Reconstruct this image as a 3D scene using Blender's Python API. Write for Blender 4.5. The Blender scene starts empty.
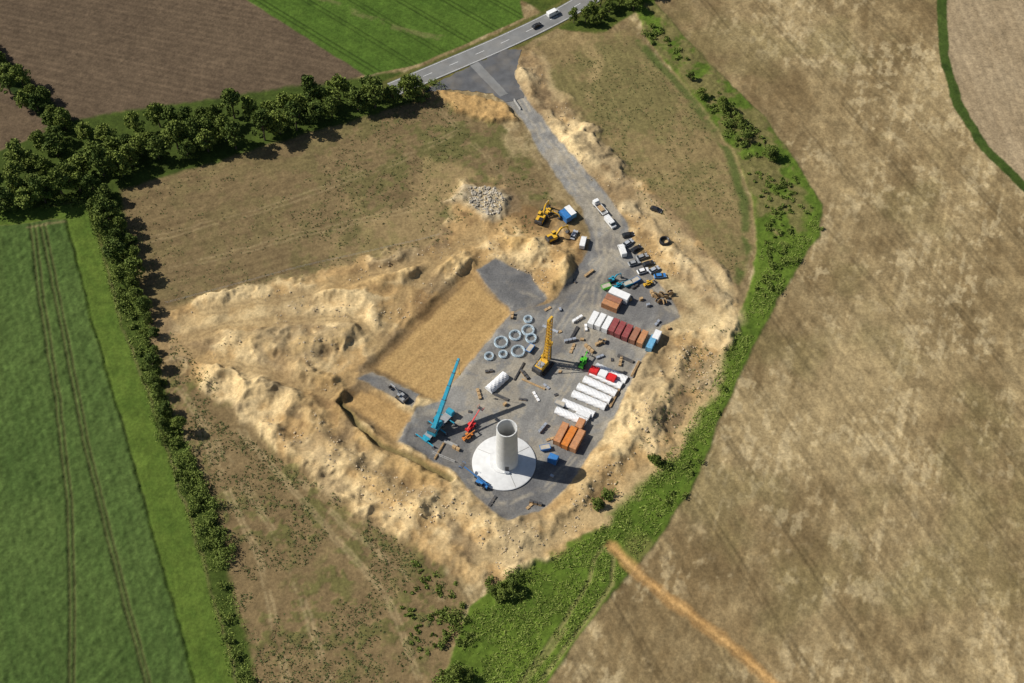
import bpy, math, random
import numpy as np
from mathutils import Vector, Matrix
rng = np.random.default_rng(7); random.seed(7)
scene = bpy.context.scene
rad = math.radians
# ------------------------------------------------------------------ camera (aerial, ~405 m up)
PITCH=55.0; DIST=495.0; F=1406.7
cam_loc=(0.0,-DIST*math.cos(rad(PITCH)),DIST*math.sin(rad(PITCH)))
cd=bpy.data.cameras.new("camera"); cd.sensor_width=36; cd.lens=36*F/1024; cd.clip_end=20000; cd.clip_start=1
cam=bpy.data.objects.new("camera",cd); scene.collection.objects.link(cam)
cam.location=cam_loc; cam.rotation_euler=(rad(90-PITCH),0,0); scene.camera=cam
_c=math.cos(rad(PITCH)); _s=math.sin(rad(PITCH))
def G(u,v):
    """survey reading -> ground coordinates in metres"""
    a=(u-512)/F; b=-(v-341.5)/F
    dx=a; dy=_c+b*_s; dz=-_s+b*_c
    t=-cam_loc[2]/dz
    return (cam_loc[0]+dx*t, cam_loc[1]+dy*t)
def GP(pts): return [G(*p) for p in pts]
def ANG(p,q):
    a=G(*p); b=G(*q); return math.atan2(b[1]-a[1],b[0]-a[0])
# ------------------------------------------------------------------ light
w=bpy.data.worlds.new("World"); scene.world=w; w.use_nodes=True
nt=w.node_tree; bg=nt.nodes["Background"]; sky=nt.nodes.new("ShaderNodeTexSky")
sky.sky_type='NISHITA'; sky.sun_disc=False
EL=43; AZ=-12
sky.sun_elevation=rad(EL); sky.sun_rotation=math.atan2(-math.cos(rad(AZ)),-math.sin(rad(AZ)))
nt.links.new(sky.outputs[0],bg.inputs[0]); bg.inputs[1].default_value=0.065
sl=bpy.data.lights.new("sun","SUN"); sl.energy=5.0; sl.angle=rad(0.5); sl.color=(1,0.955,0.87)
so=bpy.data.objects.new("sun",sl); scene.collection.objects.link(so)
d=Vector((math.cos(rad(EL))*math.cos(rad(AZ)),math.cos(rad(EL))*math.sin(rad(AZ)),-math.sin(rad(EL))))
so.rotation_euler=d.to_track_quat('-Z','Y').to_euler()
scene.view_settings.view_transform='Standard'; scene.view_settings.look='None'; scene.view_settings.exposure=0
# ------------------------------------------------------------------ helpers
KK=np.array((1.1,1.12,1.15),dtype=np.float32)
def lin(c):
    a=np.array(c,dtype=np.float32)/255.0
    a=np.where(a<0.04045,a/12.92,((a+0.055)/1.055)**2.4)
    return (a/KK).astype(np.float32)
T=rng.random((256,256)).astype(np.float32)
def vn(x,y,s=0):
    xi=np.floor(x); yi=np.floor(y); fx=x-xi; fy=y-yi
    fx=fx*fx*(3-2*fx); fy=fy*fy*(3-2*fy)
    xi=(xi.astype(np.int32)+s*37); yi=(yi.astype(np.int32)+s*61)
    x0=xi&255; x1=(xi+1)&255; y0=yi&255; y1=(yi+1)&255
    a=T[x0,y0]; b=T[x1,y0]; c=T[x0,y1]; e=T[x1,y1]
    return a+(b-a)*fx+(c-a)*fy+(a-b-c+e)*fx*fy
def fbm(x,y,wl,o=4,s=0,gain=0.58):
    x=x/wl; y=y/wl; r=0; amp=1; tot=0
    for i in range(o):
        r=r+amp*vn(x,y,s+i*5); tot+=amp; amp*=gain
        x,y=(x*1.63-y*1.21)+13.1,(x*1.21+y*1.63)+7.7
    return np.clip(0.5+(r/tot-0.5)*1.15,0,1)
def ridged(x,y,wl,o=4,s=0,g=0.5):
    x=x/wl; y=y/wl; r=0; amp=1; tot=0
    for i in range(o):
        r=r+amp*(1-np.abs(2*vn(x,y,s+i*3)-1)); tot+=amp; amp*=g
        x,y=(x*1.63-y*1.21)+3.1,(x*1.21+y*1.63)+9.7
    return r/tot
def sst(a,b,x):
    t=np.clip((x-a)/(b-a),0,1); return t*t*(3-2*t)
def mk_mesh(name,V,Fc,smooth=False):
    V=np.asarray(V,dtype=np.float32); Fc=np.asarray(Fc,dtype=np.int32)
    me=bpy.data.meshes.new(name); n=Fc.shape[1]
    me.vertices.add(len(V)); me.vertices.foreach_set("co",V.ravel())
    me.loops.add(Fc.size); me.loops.foreach_set("vertex_index",Fc.ravel())
    me.polygons.add(len(Fc)); me.polygons.foreach_set("loop_start",np.arange(0,Fc.size,n,dtype=np.int32))
    try: me.polygons.foreach_set("loop_total",np.full(len(Fc),n,dtype=np.int32))
    except Exception: pass
    me.polygons.foreach_set("use_smooth",np.full(len(Fc),smooth))
    me.update(calc_edges=True); me.validate()
    return me
def link(name,me,loc=(0,0,0),ang=0,sc=1):
    o=bpy.data.objects.new(name,me); scene.collection.objects.link(o)
    o.location=loc; o.rotation_euler=(0,0,ang); o.scale=(sc,)*3 if not isinstance(sc,tuple) else sc
    return o
# ------------------------------------------------------------------ materials
def N(t,typ,**k):
    n=t.nodes.new(typ)
    for a,b in k.items(): setattr(n,a,b)
    return n
_m={}
def mat(name,rgb,rough=0.6,metal=0.0,var=0.18,scale=1.2,dust=0.0):
    if name in _m: return _m[name]
    m=bpy.data.materials.new(name); m.use_nodes=True; t=m.node_tree; b=t.nodes["Principled BSDF"]
    b.inputs["Roughness"].default_value=rough; b.inputs["Metallic"].default_value=metal
    tc=N(t,"ShaderNodeTexCoord"); nz=N(t,"ShaderNodeTexNoise"); nz.inputs["Scale"].default_value=scale; nz.inputs["Detail"].default_value=5
    t.links.new(tc.outputs["Object"],nz.inputs["Vector"])
    mr=N(t,"ShaderNodeMapRange"); mr.inputs[1].default_value=0.3; mr.inputs[2].default_value=0.7
    mr.inputs[3].default_value=1-var; mr.inputs[4].default_value=1+var
    t.links.new(nz.outputs["Fac"],mr.inputs[0])
    mx=N(t,"ShaderNodeVectorMath",operation='SCALE'); mx.inputs[0].default_value=rgb
    t.links.new(mr.outputs[0],mx.inputs["Scale"])
    out=mx.outputs[0]
    if dust>0:
        n2=N(t,"ShaderNodeTexNoise"); n2.inputs["Scale"].default_value=scale*0.6; n2.inputs["Detail"].default_value=6
        t.links.new(tc.outputs["Object"],n2.inputs["Vector"])
        m2=N(t,"ShaderNodeMapRange"); m2.inputs[1].default_value=0.45; m2.inputs[2].default_value=0.75; m2.inputs[4].default_value=dust
        t.links.new(n2.outputs["Fac"],m2.inputs[0])
        mi=N(t,"ShaderNodeMix",data_type='RGBA'); t.links.new(m2.outputs[0],mi.inputs[0])
        t.links.new(out,mi.inputs[6]); mi.inputs[7].default_value=(0.32,0.26,0.18,1); out=mi.outputs[2]
    t.links.new(out,b.inputs["Base Color"])
    _m[name]=m; return m
def ground_mat(name,bump=0.5,nscale=1.1,c0=0.66,c1=1.34):
    m=bpy.data.materials.new(name); m.use_nodes=True; t=m.node_tree; b=t.nodes["Principled BSDF"]
    b.inputs["Roughness"].default_value=0.95; b.inputs["Specular IOR Level"].default_value=0.12
    at=N(t,"ShaderNodeAttribute",attribute_name="Col"); geo=N(t,"ShaderNodeNewGeometry")
    n1=N(t,"ShaderNodeTexNoise"); n1.inputs["Scale"].default_value=nscale; n1.inputs["Detail"].default_value=6; n1.inputs["Roughness"].default_value=0.72
    n2=N(t,"ShaderNodeTexNoise"); n2.inputs["Scale"].default_value=0.13; n2.inputs["Detail"].default_value=6; n2.inputs["Roughness"].default_value=0.7
    t.links.new(geo.outputs["Position"],n1.inputs["Vector"]); t.links.new(geo.outputs["Position"],n2.inputs["Vector"])
    r1=N(t,"ShaderNodeMapRange"); r1.inputs[1].default_value=0.28; r1.inputs[2].default_value=0.72; r1.inputs[3].default_value=c0; r1.inputs[4].default_value=c1
    r2=N(t,"ShaderNodeMapRange"); r2.inputs[1].default_value=0.3; r2.inputs[2].default_value=0.7; r2.inputs[3].default_value=0.88; r2.inputs[4].default_value=1.12
    t.links.new(n1.outputs["Fac"],r1.inputs[0]); t.links.new(n2.outputs["Fac"],r2.inputs[0])
    mu=N(t,"ShaderNodeMath",operation='MULTIPLY'); t.links.new(r1.outputs[0],mu.inputs[0]); t.links.new(r2.outputs[0],mu.inputs[1])
    sc=N(t,"ShaderNodeVectorMath",operation='SCALE'); t.links.new(at.outputs["Color"],sc.inputs[0]); t.links.new(mu.outputs[0],sc.inputs["Scale"])
    t.links.new(sc.outputs[0],b.inputs["Base Color"])
    bp=N(t,"ShaderNodeBump"); bp.inputs["Strength"].default_value=bump; bp.inputs["Distance"].default_value=0.35
    t.links.new(n1.outputs["Fac"],bp.inputs["Height"]); t.links.new(bp.outputs[0],b.inputs["Normal"])
    return m
# ------------------------------------------------------------------ terrain grid
ST=0.45
def axis(a,b):
    c=list(np.arange(a,b,ST)); s=ST; lo=[];hi=[]; p=c[-1]; q=c[0]
    while p<5000:
        s*=1.25; p+=s; q-=s; hi.append(p); lo.append(q)
    return np.array(lo[::-1]+c+hi,dtype=np.float32)
xs=axis(-232,232); ys=axis(-134,190)
nx,ny=len(xs),len(ys)
X,Y=np.meshgrid(xs,ys)
H=np.zeros_like(X); C=np.zeros(X.shape+(3,),dtype=np.float32)
WX=(fbm(X,Y,6,4,1)-0.5)*2; WY=(fbm(X,Y,6,4,9)-0.5)*2
nA=fbm(X,Y,40,6,20); nB=fbm(X,Y,9,5,30); nC=fbm(X,Y,2.2,3,40); nD=fbm(X,Y,18,6,50); nE=fbm(X,Y,4.5,4,80)
def win(P,mg):
    px=[p[0] for p in P]; py=[p[1] for p in P]
    i0=max(0,np.searchsorted(xs,min(px)-mg)); i1=np.searchsorted(xs,max(px)+mg)
    j0=max(0,np.searchsorted(ys,min(py)-mg)); j1=np.searchsorted(ys,max(py)+mg)
    return (slice(j0,j1),slice(i0,i1))
def sdf(P,x,y):
    d=np.full(x.shape,1e12,dtype=np.float32); ins=np.zeros(x.shape,bool); n=len(P)
    for i in range(n):
        ax,ay=P[i]; bx,by=P[(i+1)%n]; ex,ey=bx-ax,by-ay
        t=np.clip(((x-ax)*ex+(y-ay)*ey)/(ex*ex+ey*ey+1e-9),0,1)
        d=np.minimum(d,(x-ax-t*ex)**2+(y-ay-t*ey)**2)
        if ay!=by: ins^=((ay>y)!=(by>y))&(x<(bx-ax)*(y-ay)/(by-ay)+ax)
    d=np.sqrt(d); return np.where(ins,d,-d)
def ldist(P,x,y):
    d=np.full(x.shape,1e12,dtype=np.float32)
    for i in range(len(P)-1):
        ax,ay=P[i]; bx,by=P[i+1]; ex,ey=bx-ax,by-ay
        t=np.clip(((x-ax)*ex+(y-ay)*ey)/(ex*ex+ey*ey+1e-9),0,1)
        d=np.minimum(d,(x-ax-t*ex)**2+(y-ay-t*ey)**2)
    return np.sqrt(d)
def region(px,soft=1.0,warp=1.5):
    P=GP(px); s=win(P,soft+warp+3)
    return s,sst(-soft,soft,sdf(P,X[s]+WX[s]*warp,Y[s]+WY[s]*warp))
def pline(px,width,soft=0.6,warp=0.5):
    P=GP(px); s=win(P,width+soft+warp+2)
    return s,1-sst(width/2-soft/2,width/2+soft/2,ldist(P,X[s]+WX[s]*warp,Y[s]+WY[s]*warp))
def paint(s,m,col):
    m=m[...,None]; C[s]=C[s]*(1-m)+np.asarray(col,dtype=np.float32)*m
def mixc(a,b,t):
    t=np.clip(t,0,1)[...,None]; return lin(a)*(1-t)+lin(b)*t
def along(p,q):
    a=ANG(p,q); return math.cos(a),math.sin(a)
def uv(s,p,q):
    c,sn=along(p,q); return X[s]*c+Y[s]*sn, -X[s]*sn+Y[s]*c
A=slice(None),slice(None)
# base: big dry stubble field on the right
u1,v1=uv(A,(690,40),(822,205)); u2,v2=uv(A,(900,60),(800,460))
st1=fbm(u1/10,v1,1.8,3,60); st2=fbm(u2/5,v2,1.6,4,70); st3=fbm(u2/4,v2,9,4,75)
C[:]=mixc((122,104,73),(166,147,109),sst(0.3,0.7,0.35*nA+0.25*st3+0.2*st2+0.2*nE))
straw=sst(0.50,0.60,st2*0.35+nE*0.35+nC*0.3)*sst(0.44,0.58,0.6*nD+0.4*nA)*0.6
C[:]=C*(1-straw[...,None])+lin((194,176,138))*straw[...,None]
gpatch=sst(0.50,0.72,fbm(X,Y,30,5,88))[...,None]*0.35
C[:]=C*(1-gpatch)+lin((124,116,76))*gpatch
C*= (1+0.45*(st1-0.5))[...,None]
row=0.5+0.5*np.cos((v1+WX*0.35)*2*math.pi/3.4)
C*= (1-0.13*row**2*sst(0.3,0.55,nD*.5+nA*.5))[...,None]
for off in (0.9,2.9):
    tl=np.abs((((v1+WX*0.4)/20.4)%1)*20.4-off-5); C*=(1-0.26*(1-sst(0.2,0.7,tl))*sst(0.25,0.45,nD))[...,None]
tl=np.abs(((v2/13.0)%1)*13-6); C*=(1+0.10*(1-sst(0.3,1.0,tl))*sst(0.4,0.6,nA))[...,None]
H+=(nB-0.5)*0.25+(nC-0.5)*0.18
# far right pale field + green baulk
s,m=region([(943,-200),(944,55),(970,125),(1026,192),(1500,500),(1500,-200)],0.6,0.6)
uu,vv=uv(s,(960,0),(1024,150)); rr=(1-0.12*(0.5+0.5*np.cos(vv*2*math.pi/3.6)))[...,None]
paint(s,m,mixc((142,124,96),(180,162,132),0.5*fbm(uu/8,vv,2,4,3)+0.5*nD[s])*rr)
s,m=pline([(936,-200),(941,-30),(944,55),(958,105),(985,148),(1026,188),(1150,300)],4.2,0.8,0.7); paint(s,m,mixc((42,62,22),(78,96,42),nB[s]))
# ploughed field top left
s,m=region([(-900,-150),(-200,-160),(150,-66),(247,0),(366,74),(300,98),(120,112),(55,130),(-200,200),(-900,300)],0.6,0.7)
uu,vv=uv(s,(100,25),(330,70))
rows=np.sin(vv*2*math.pi/3.0)*0.5+0.5
cc=mixc((84,71,57),(112,96,77),0.4*nA[s]+0.3*nD[s]+.3*nE[s])*(0.88+0.2*rows[...,None]*fbm(uu/14,vv,1,2,7)[...,None]*1.6)
paint(s,m,cc)
# green crop top centre
s,m=region([(247,0),(150,-66),(-100,-170),(600,-170),(530,-30),(520,2),(524,18),(470,42),(413,66),(366,76)],0.5,0.5)
uu,vv=uv(s,(300,0),(400,60)); tr=np.abs(((vv/12.5)%1)-0.5)*12.5
cc=mixc((58,84,28),(92,118,46),0.4*nD[s]+0.4*nE[s]+.2*nC[s])*(1-0.42*(1-sst(0.2,0.5,np.abs(tr-1.0)))-0.10*(0.5+0.5*np.cos(vv*2*math.pi/2.4)))[...,None]
paint(s,m,cc)
s,m=pline([(466,42),(410,32),(350,10),(300,-10)],3,1.2,1); paint(s,m*0.55*sst(.35,.55,nB[s]),lin((120,116,76)))
s,m=region([(520,0),(530,-60),(660,-60),(640,10),(600,35),(560,30),(545,14)],0.8,0.8); paint(s,m,mixc((52,68,26),(96,106,45),nB[s]))
# inner brown field, upper left
s,m=region([(95,190),(250,150),(410,95),(440,88),(492,110),(562,200),(592,235),(520,250),(300,305),(150,335),(120,280)],1.2,1.5)
xx=X[s]; gx=sst(-110,-10,xx)
uu,vv=uv(s,(150,290),(520,190))
cc=mixc((102,86,61),(146,128,92),0.25*nA[s]+0.25*nE[s]+0.15*nC[s]+0.35*fbm(uu/14,vv,1.5,3,5))
g=(sst(0.46,0.58,nE[s]*0.4+nC[s]*.2+nD[s]*0.4)*(0.18+0.5*gx))[...,None]
cc=cc*(1-g)+lin((92,98,52))*g
rw=0.5+0.5*np.cos(vv*2*math.pi/3.2); cc=cc*(1-0.08*rw)[...,None]; paint(s,m,cc)
sd=(sst(0.54,0.64,fbm(X[s],Y[s],25,5,131))*0.55*gx)[...,None]*m[...,None]; C[s]=C[s]*(1-sd)+lin((168,146,104))*sd
for L in ([(170,270),(300,235),(430,205),(520,200)],[(150,240),(280,205),(400,160),(470,125)],[(440,110),(480,150),(520,190),(545,225)]):
    for off in (-2.2,2.2):
        s,m=pline([(a,b+off) for a,b in L],0.8,0.8,0.8); paint(s,m*0.35*sst(.35,.5,nB[s]),lin((164,146,110)))
# green crop field left
s,m=region([(-900,225),(-100,227),(0,226),(66,219),(95,330),(130,450),(196,683),(260,900),(-900,900)],0.5,0.5)
uu,vv=uv(s,(66,219),(196,683))
cc=mixc((54,78,34),(96,116,60),0.3*nA[s]+0.2*nD[s]+0.15*nE[s]+.1*nC[s]+0.25*fbm(uu/12,vv,1.3,3,15))
cc=cc*(1-0.12*(0.5+0.5*np.cos((vv+WX[s]*.3)*2*math.pi/2.6)))[...,None]; paint(s,m,cc)
H[s]+=m*(0.5+0.3*(nC[s]-0.5)*2)
for L in ([(33,225),(42,300),(58,400),(70,500),(73,600),(70,800)],[(43,225),(62,320),(86,440),(115,560),(150,690),(190,800)]):
    for off in (-2.4,2.4):
        s,m=pline([(a+off,b) for a,b in L],0.9,0.7,0.3); paint(s,m*0.8,lin((76,78,46))); H[s]-=m*0.45
s,m=pline([(28,228),(66,222)],1.2,0.8,0.3); paint(s,m*0.6,lin((130,122,86)))
s,m=pline([(66,219),(95,330),(130,450),(196,683),(230,800)],1.0,0.9,0.6); paint(s,m*0.6,lin((52,68,30))); H[s]-=m*.3
# grass strip, floor of hedges
s,m=region([(-300,206),(0,206),(55,206),(88,203),(120,320),(160,430),(202,560),(236,683),(280,900),(262,900),(194,683),(129,450),(93,330),(65,219),(0,226),(-300,226)],0.6,0.9)
uu,vv=uv(s,(66,219),(196,683))
paint(s,m,mixc((56,82,28),(106,124,52),0.25*nB[s]+0.3*nE[s]+.2*nC[s]+.25*fbm(uu/9,vv,1.2,3,25)))
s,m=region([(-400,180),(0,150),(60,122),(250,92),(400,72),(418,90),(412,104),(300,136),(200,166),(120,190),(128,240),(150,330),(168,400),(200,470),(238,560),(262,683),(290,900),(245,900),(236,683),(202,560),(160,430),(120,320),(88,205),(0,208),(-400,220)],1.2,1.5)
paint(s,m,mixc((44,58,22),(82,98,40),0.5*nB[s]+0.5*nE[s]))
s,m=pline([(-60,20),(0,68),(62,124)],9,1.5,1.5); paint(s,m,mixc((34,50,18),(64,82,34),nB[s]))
s,m=region([(-200,60),(-40,84),(10,106),(46,132),(0,150),(-200,170)],0.8,0.8); paint(s,m,mixc((88,74,58),(113,97,77),nB[s]))
# scrub, lower left
s,m=region([(155,335),(250,410),(330,480),(440,560),(466,600),(444,683),(430,900),(280,900),(258,683),(238,600),(215,510),(190,440),(166,395)],1.5,2)
cc=mixc((100,84,58),(150,130,94),0.25*nA[s]+0.3*nB[s]+0.25*nE[s]+.2*nC[s])
gl=np.clip(sst(0.46,0.58,nE[s]*0.5+nC[s]*0.5)*sst(0.35,0.6,nD[s]),0,1)[...,None]*0.6
cc=cc*(1-gl)+mixc((66,76,34),(98,106,52),nC[s])*gl; paint(s,m,cc); H[s]+=m*gl[...,0]*0.3
for L in ([(180,390),(235,470),(290,560),(330,683)],[(240,430),(320,520),(390,600),(420,683)],[(200,430),(260,560),(290,690)],[(300,480),(360,540),(440,600)]):
    for off in (-2.6,2.6):
        s,m=pline([(a+off,b) for a,b in L],0.9,0.9,1.0); paint(s,m*0.45*sst(.35,.5,nB[s]),lin((176,158,120)))
# meadow + field margin, right side and bottom
MEADOW=[(420,900),(440,683),(470,606),(520,567),(590,532),(650,468),(700,398),(732,330),(750,290),(758,240),(750,190),(732,150),(690,92),(645,36),(632,0),(600,-60),(640,-60),(655,4),(705,60),(765,118),(805,175),(822,205),(820,235),(792,275),(754,345),(720,420),(692,490),(652,548),(602,605),(548,683),(500,800),(460,900)]
s,m=region(MEADOW,0.6,0.9)
uu,vv=uv(s,(480,683),(620,560))
cc=mixc((60,86,26),(114,134,52),0.2*nA[s]+0.2*nB[s]+0.2*nE[s]+.1*nC[s]+0.3*fbm(uu/9,vv,1.4,3,11))
dk=(sst(0.5,0.62,fbm(X[s],Y[s],11,4,33)))[...,None]*0.3
cc=cc*(1-dk)+lin((50,68,24))*dk
paint(s,m,cc); H[s]+=m*(0.25+0.4*(nC[s]-0.3))
s,m=region([(645,36),(632,0),(655,4),(705,60),(765,118),(800,170),(810,205),(800,235),(760,250),(756,200),(732,150),(690,92)],2,3)
paint(s,m*0.85*sst(0.36,0.52,nB[s]),mixc((92,88,52),(134,122,82),nC[s]))
for L in ([(540,683),(585,622),(612,585),(614,556),(603,548),(594,560),(590,580),(560,630),(520,683)],[(526,683),(566,630)]):
    s,m=pline(L,1.4,0.9,0.5); paint(s,m*0.65,lin((142,134,88))); H[s]-=.3*m
# dirt wheel track in the right field (lower)
s,m=pline([(640,548),(700,600),(760,650),(830,720)],9,4,1.0); paint(s,m*0.3,lin((146,124,88)))
TRK=[(612,546),(628,563),(650,583),(700,622),(740,655),(790,700),(900,800)]
s,m=pline(TRK,4.0,1.8,1.2); paint(s,m*0.75,mixc((146,112,68),(184,146,94),nE[s]*1.2)); H[s]=H[s]*(1-m)
s,m=pline(TRK,1.5,1.0,0.7); paint(s,m*0.8*sst(.2,.45,nB[s]),mixc((182,142,88),(206,168,112),nE[s]*1.2)); H[s]-=m*.25
# inner field right of access road
s,m=region([(512,66),(540,42),(575,34),(632,30),(690,92),(734,150),(752,200),(756,245),(735,300),(700,275),(620,195),(560,135)],1.2,1.5)
uu,vv=uv(s,(620,60),(735,260))
cc=mixc((118,102,70),(160,142,100),0.25*nA[s]+0.25*nE[s]+.15*nC[s]+0.35*fbm(uu/12,vv,1.6,3,12))
g=(sst(0.42,0.60,nE[s]*0.3+nC[s]*.2+nD[s]*0.5)*0.5)[...,None]; cc=cc*(1-g)+lin((102,104,60))*g
cc=cc*(1-0.10*(0.5+0.5*np.cos(vv*2*math.pi/3.2)))[...,None]; paint(s,m,cc)
s,m=pline([(640,42),(690,98),(727,150),(744,200),(747,245),(732,296)],3.4,2,0.8); paint(s,m*0.75*sst(.25,.45,nB[s]),lin((72,92,40)))
s,m=pline([(575,36),(600,60),(590,100)],4,3,2); paint(s,m*0.5*sst(.35,.55,nB[s]),lin((172,150,108)))
# ------------------------------------------------------------------ spoil: tipped, weathered clay and sand
SPOIL=[(156,312),(220,293),(300,278),(350,262),(430,245),(452,222),(446,200),(462,184),(505,182),(520,205),(560,212),(592,245),(625,262),(640,250),(632,235),(610,200),(575,165),(535,120),(511,85),(514,58),(534,50),(552,80),(586,125),(634,178),(668,208),(710,250),(742,288),(740,318),(730,355),(708,402),(678,445),(640,482),(605,522),(560,552),(520,570),(485,584),(440,560),(375,525),(325,492),(285,455),(240,420),(200,390),(160,352)]
s,m=region(SPOIL,2.5,4.0)
SPM=np.zeros_like(X); SPM[s]=m
x,y=X[s],Y[s]
wx,wy=x+WX[s]*2.5,y+WY[s]*2.5
r1=ridged(wx,wy,14,3,3,.4); r2=ridged(x+WX[s]*.8,y+WY[s]*.8,5.5,2,8,.4); big=fbm(x,y,30,3,17)
hs=0.1+2.0*sst(0.5,0.9,r1)*sst(0.35,0.6,big)+1.0*(r2-0.42)+0.12*(nC[s]-0.5)*2
H[s]+=m*np.maximum(hs,-0.1)
tone=0.35*r1+0.25*r2+0.85*(big-0.5)+0.30*(nE[s]-0.5)+0.08*(nC[s]-0.5)+0.20  # varied clay tones, plus crevice shade painted in: hollows darker, crests lighter
cc=np.where((tone<0.5)[...,None],mixc((128,104,72),(180,150,104),sst(0.24,0.5,tone)),mixc((180,150,104),(216,192,146),sst(0.5,0.74,tone)))
gr=(sst(0.52,0.60,fbm(x,y,16,5,91))*0.65)[...,None]; cc=cc*(1-gr)+mixc((112,97,74),(148,130,102),nE[s])*gr
paint(s,m*np.clip(0.35+m,0,1),cc)
def ridge(px,wd,ht,col=None,warp=2.5):
    P=GP(px); s=win(P,wd*2+6); dd=ldist(P,X[s]+WX[s]*warp,Y[s]+WY[s]*warp)
    g=np.exp(-(dd/wd)**2)*(0.35+0.95*vn(X[s]/6,Y[s]/6,4)+0.15*vn(X[s]/2.2,Y[s]/2.2,14)); H[s]+=g*ht
    if col is not None: paint(s,np.clip(g*1.1,0,1)*0.5*sst(0.3,0.6,nE[s]*.5+nB[s]*.5),lin(col))
ridge([(215,372),(262,392),(300,408),(325,440),(368,478),(420,508)],4.5,2.7,(218,190,138))
ridge([(330,290),(370,285),(420,272),(462,262)],3.5,2.2,(210,178,122))
ridge([(240,395),(290,450),(350,500),(430,545),(480,570)],3,1.2,(202,174,126))
ridge([(510,240),(545,252),(566,262),(560,285)],3.5,2.7,(206,172,112))
ridge([(440,495),(480,520),(495,545)],4,2.0,(224,200,152))
ridge([(690,335),(668,385),(640,430),(610,465),(570,505),(525,545)],4,2.0,(220,196,148))
ridge([(522,72),(535,100),(560,130),(592,162),(618,186)],2.4,1.4,(220,198,154))
ridge([(628,205),(655,235),(690,268),(722,298)],2.8,1.3,(224,204,162))
ridge([(360,330),(330,345),(290,350),(250,345)],3,1.7,(196,166,112))
ridge([(290,365),(330,385),(345,405)],3,2.2,(198,168,116)); ridge([(190,335),(230,340),(262,330)],3,1.3,(204,176,126))
ridge([(338,400),(350,425),(385,460),(430,478)],2.6,2.1,(196,164,108))
for L,wd in (([(180,325),(240,318),(300,300)],8),([(600,520),(640,478),(690,425),(722,360)],5),([(480,560),(540,548),(590,515)],6),([(640,200),(690,250),(730,295)],5),([(540,60),(560,100)],4),([(700,320),(735,318)],7)):
    s,m=pline(L,wd,wd*.8,3); paint(s,m*0.5,mixc((184,160,116),(214,194,150),nE[s]*.7+nC[s]*.3)); H[s]*=(1-.5*m)
# heaps beside the junction, stone heap
s,m=region([(438,93),(472,96),(503,106),(518,122),(488,122),(455,113)],1.0,2); SPM[s]=np.maximum(SPM[s],m); paint(s,m,mixc((160,128,82),(202,168,114),nE[s])); H[s]+=m*(0.8+1.8*ridged(X[s],Y[s],6,3,2))
s,m=region([(464,188),(496,186),(508,202),(502,220),(486,222),(466,206),(446,201)],1.6,2.5); paint(s,m,mixc((156,140,110),(200,184,152),nC[s]*1.3)); H[s]+=m*(0.2+1.8*ridged(X[s],Y[s],7,3,6))
s,m=region([(500,100),(520,122),(545,162),(565,200),(545,200),(500,140)],2.5,4); paint(s,m*.7*sst(.4,.55,nB[s]),mixc((144,126,92),(178,158,120),nC[s]))
# tracks of machines across the spoil
for L in ([(165,345),(230,325),(300,320),(360,322),(380,345)],[(180,352),(260,372),(330,395),(352,380)],[(478,228),(440,262),(400,300),(372,350)],[(200,312),(300,295),(400,268),(480,240)]):
    s,m=pline(L,5,3,1.5); paint(s,m*0.6,mixc((150,126,88),(186,160,114),nC[s])); H[s]*=(1-0.7*m)
    for off in (-2.2,2.2):
        s,m=pline([(a,b+off) for a,b in L],0.9,0.8,2.0); paint(s,m*0.35*sst(.3,.5,nE[s]),lin((122,102,74)))
# levelled sand areas; lip of shadow at their edges painted as a darker rim
SAND=[(472,276),(511,312),(436,399),(376,366)]
s,m=region([(470,266),(520,312),(440,405),(366,366)],1.6,0.8); H[s]=H[s]*(1-m)-m*1.0; paint(s,m*0.6,lin((130,104,68)))
s,m=region(SAND,0.9,0.8); SPM[s]=np.maximum(SPM[s],m); uu,vv=uv(s,(376,366),(472,276))
cc=mixc((150,120,78),(200,168,114),0.1+0.3*nD[s]+0.2*nE[s]+0.4*fbm(uu/10,vv,1.6,3,22)); cc=cc*(1-0.07*(0.5+0.5*np.cos(vv*2*math.pi/2.7)))[...,None]; paint(s,m,cc)
s,m=region([(358,388),(416,412),(398,446),(338,404)],1.6,0.8); H[s]=H[s]*(1-m)-m*0.6; paint(s,m*0.6,lin((120,98,66)))
s,m=region([(362,391),(412,414),(396,438),(346,402)],0.9,0.8); uu,vv=uv(s,(346,402),(396,438)); paint(s,m,mixc((154,124,80),(196,162,110),0.1+0.5*nD[s]+0.4*fbm(uu/8,vv,1.4,3,22)))
s,m=pline([(340,404),(372,440),(420,462),(450,480)],2.2,1.5,0.8); paint(s,m*0.8,lin((108,100,64))); H[s]=H[s]*(1-m)-0.5*m
s,m=pline([(640,262),(680,290),(715,318),(690,325),(655,322)],6,4,2); paint(s,m*0.8,mixc((180,158,116),(208,188,146),nC[s])); H[s]*=(1-0.8*m)
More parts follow.
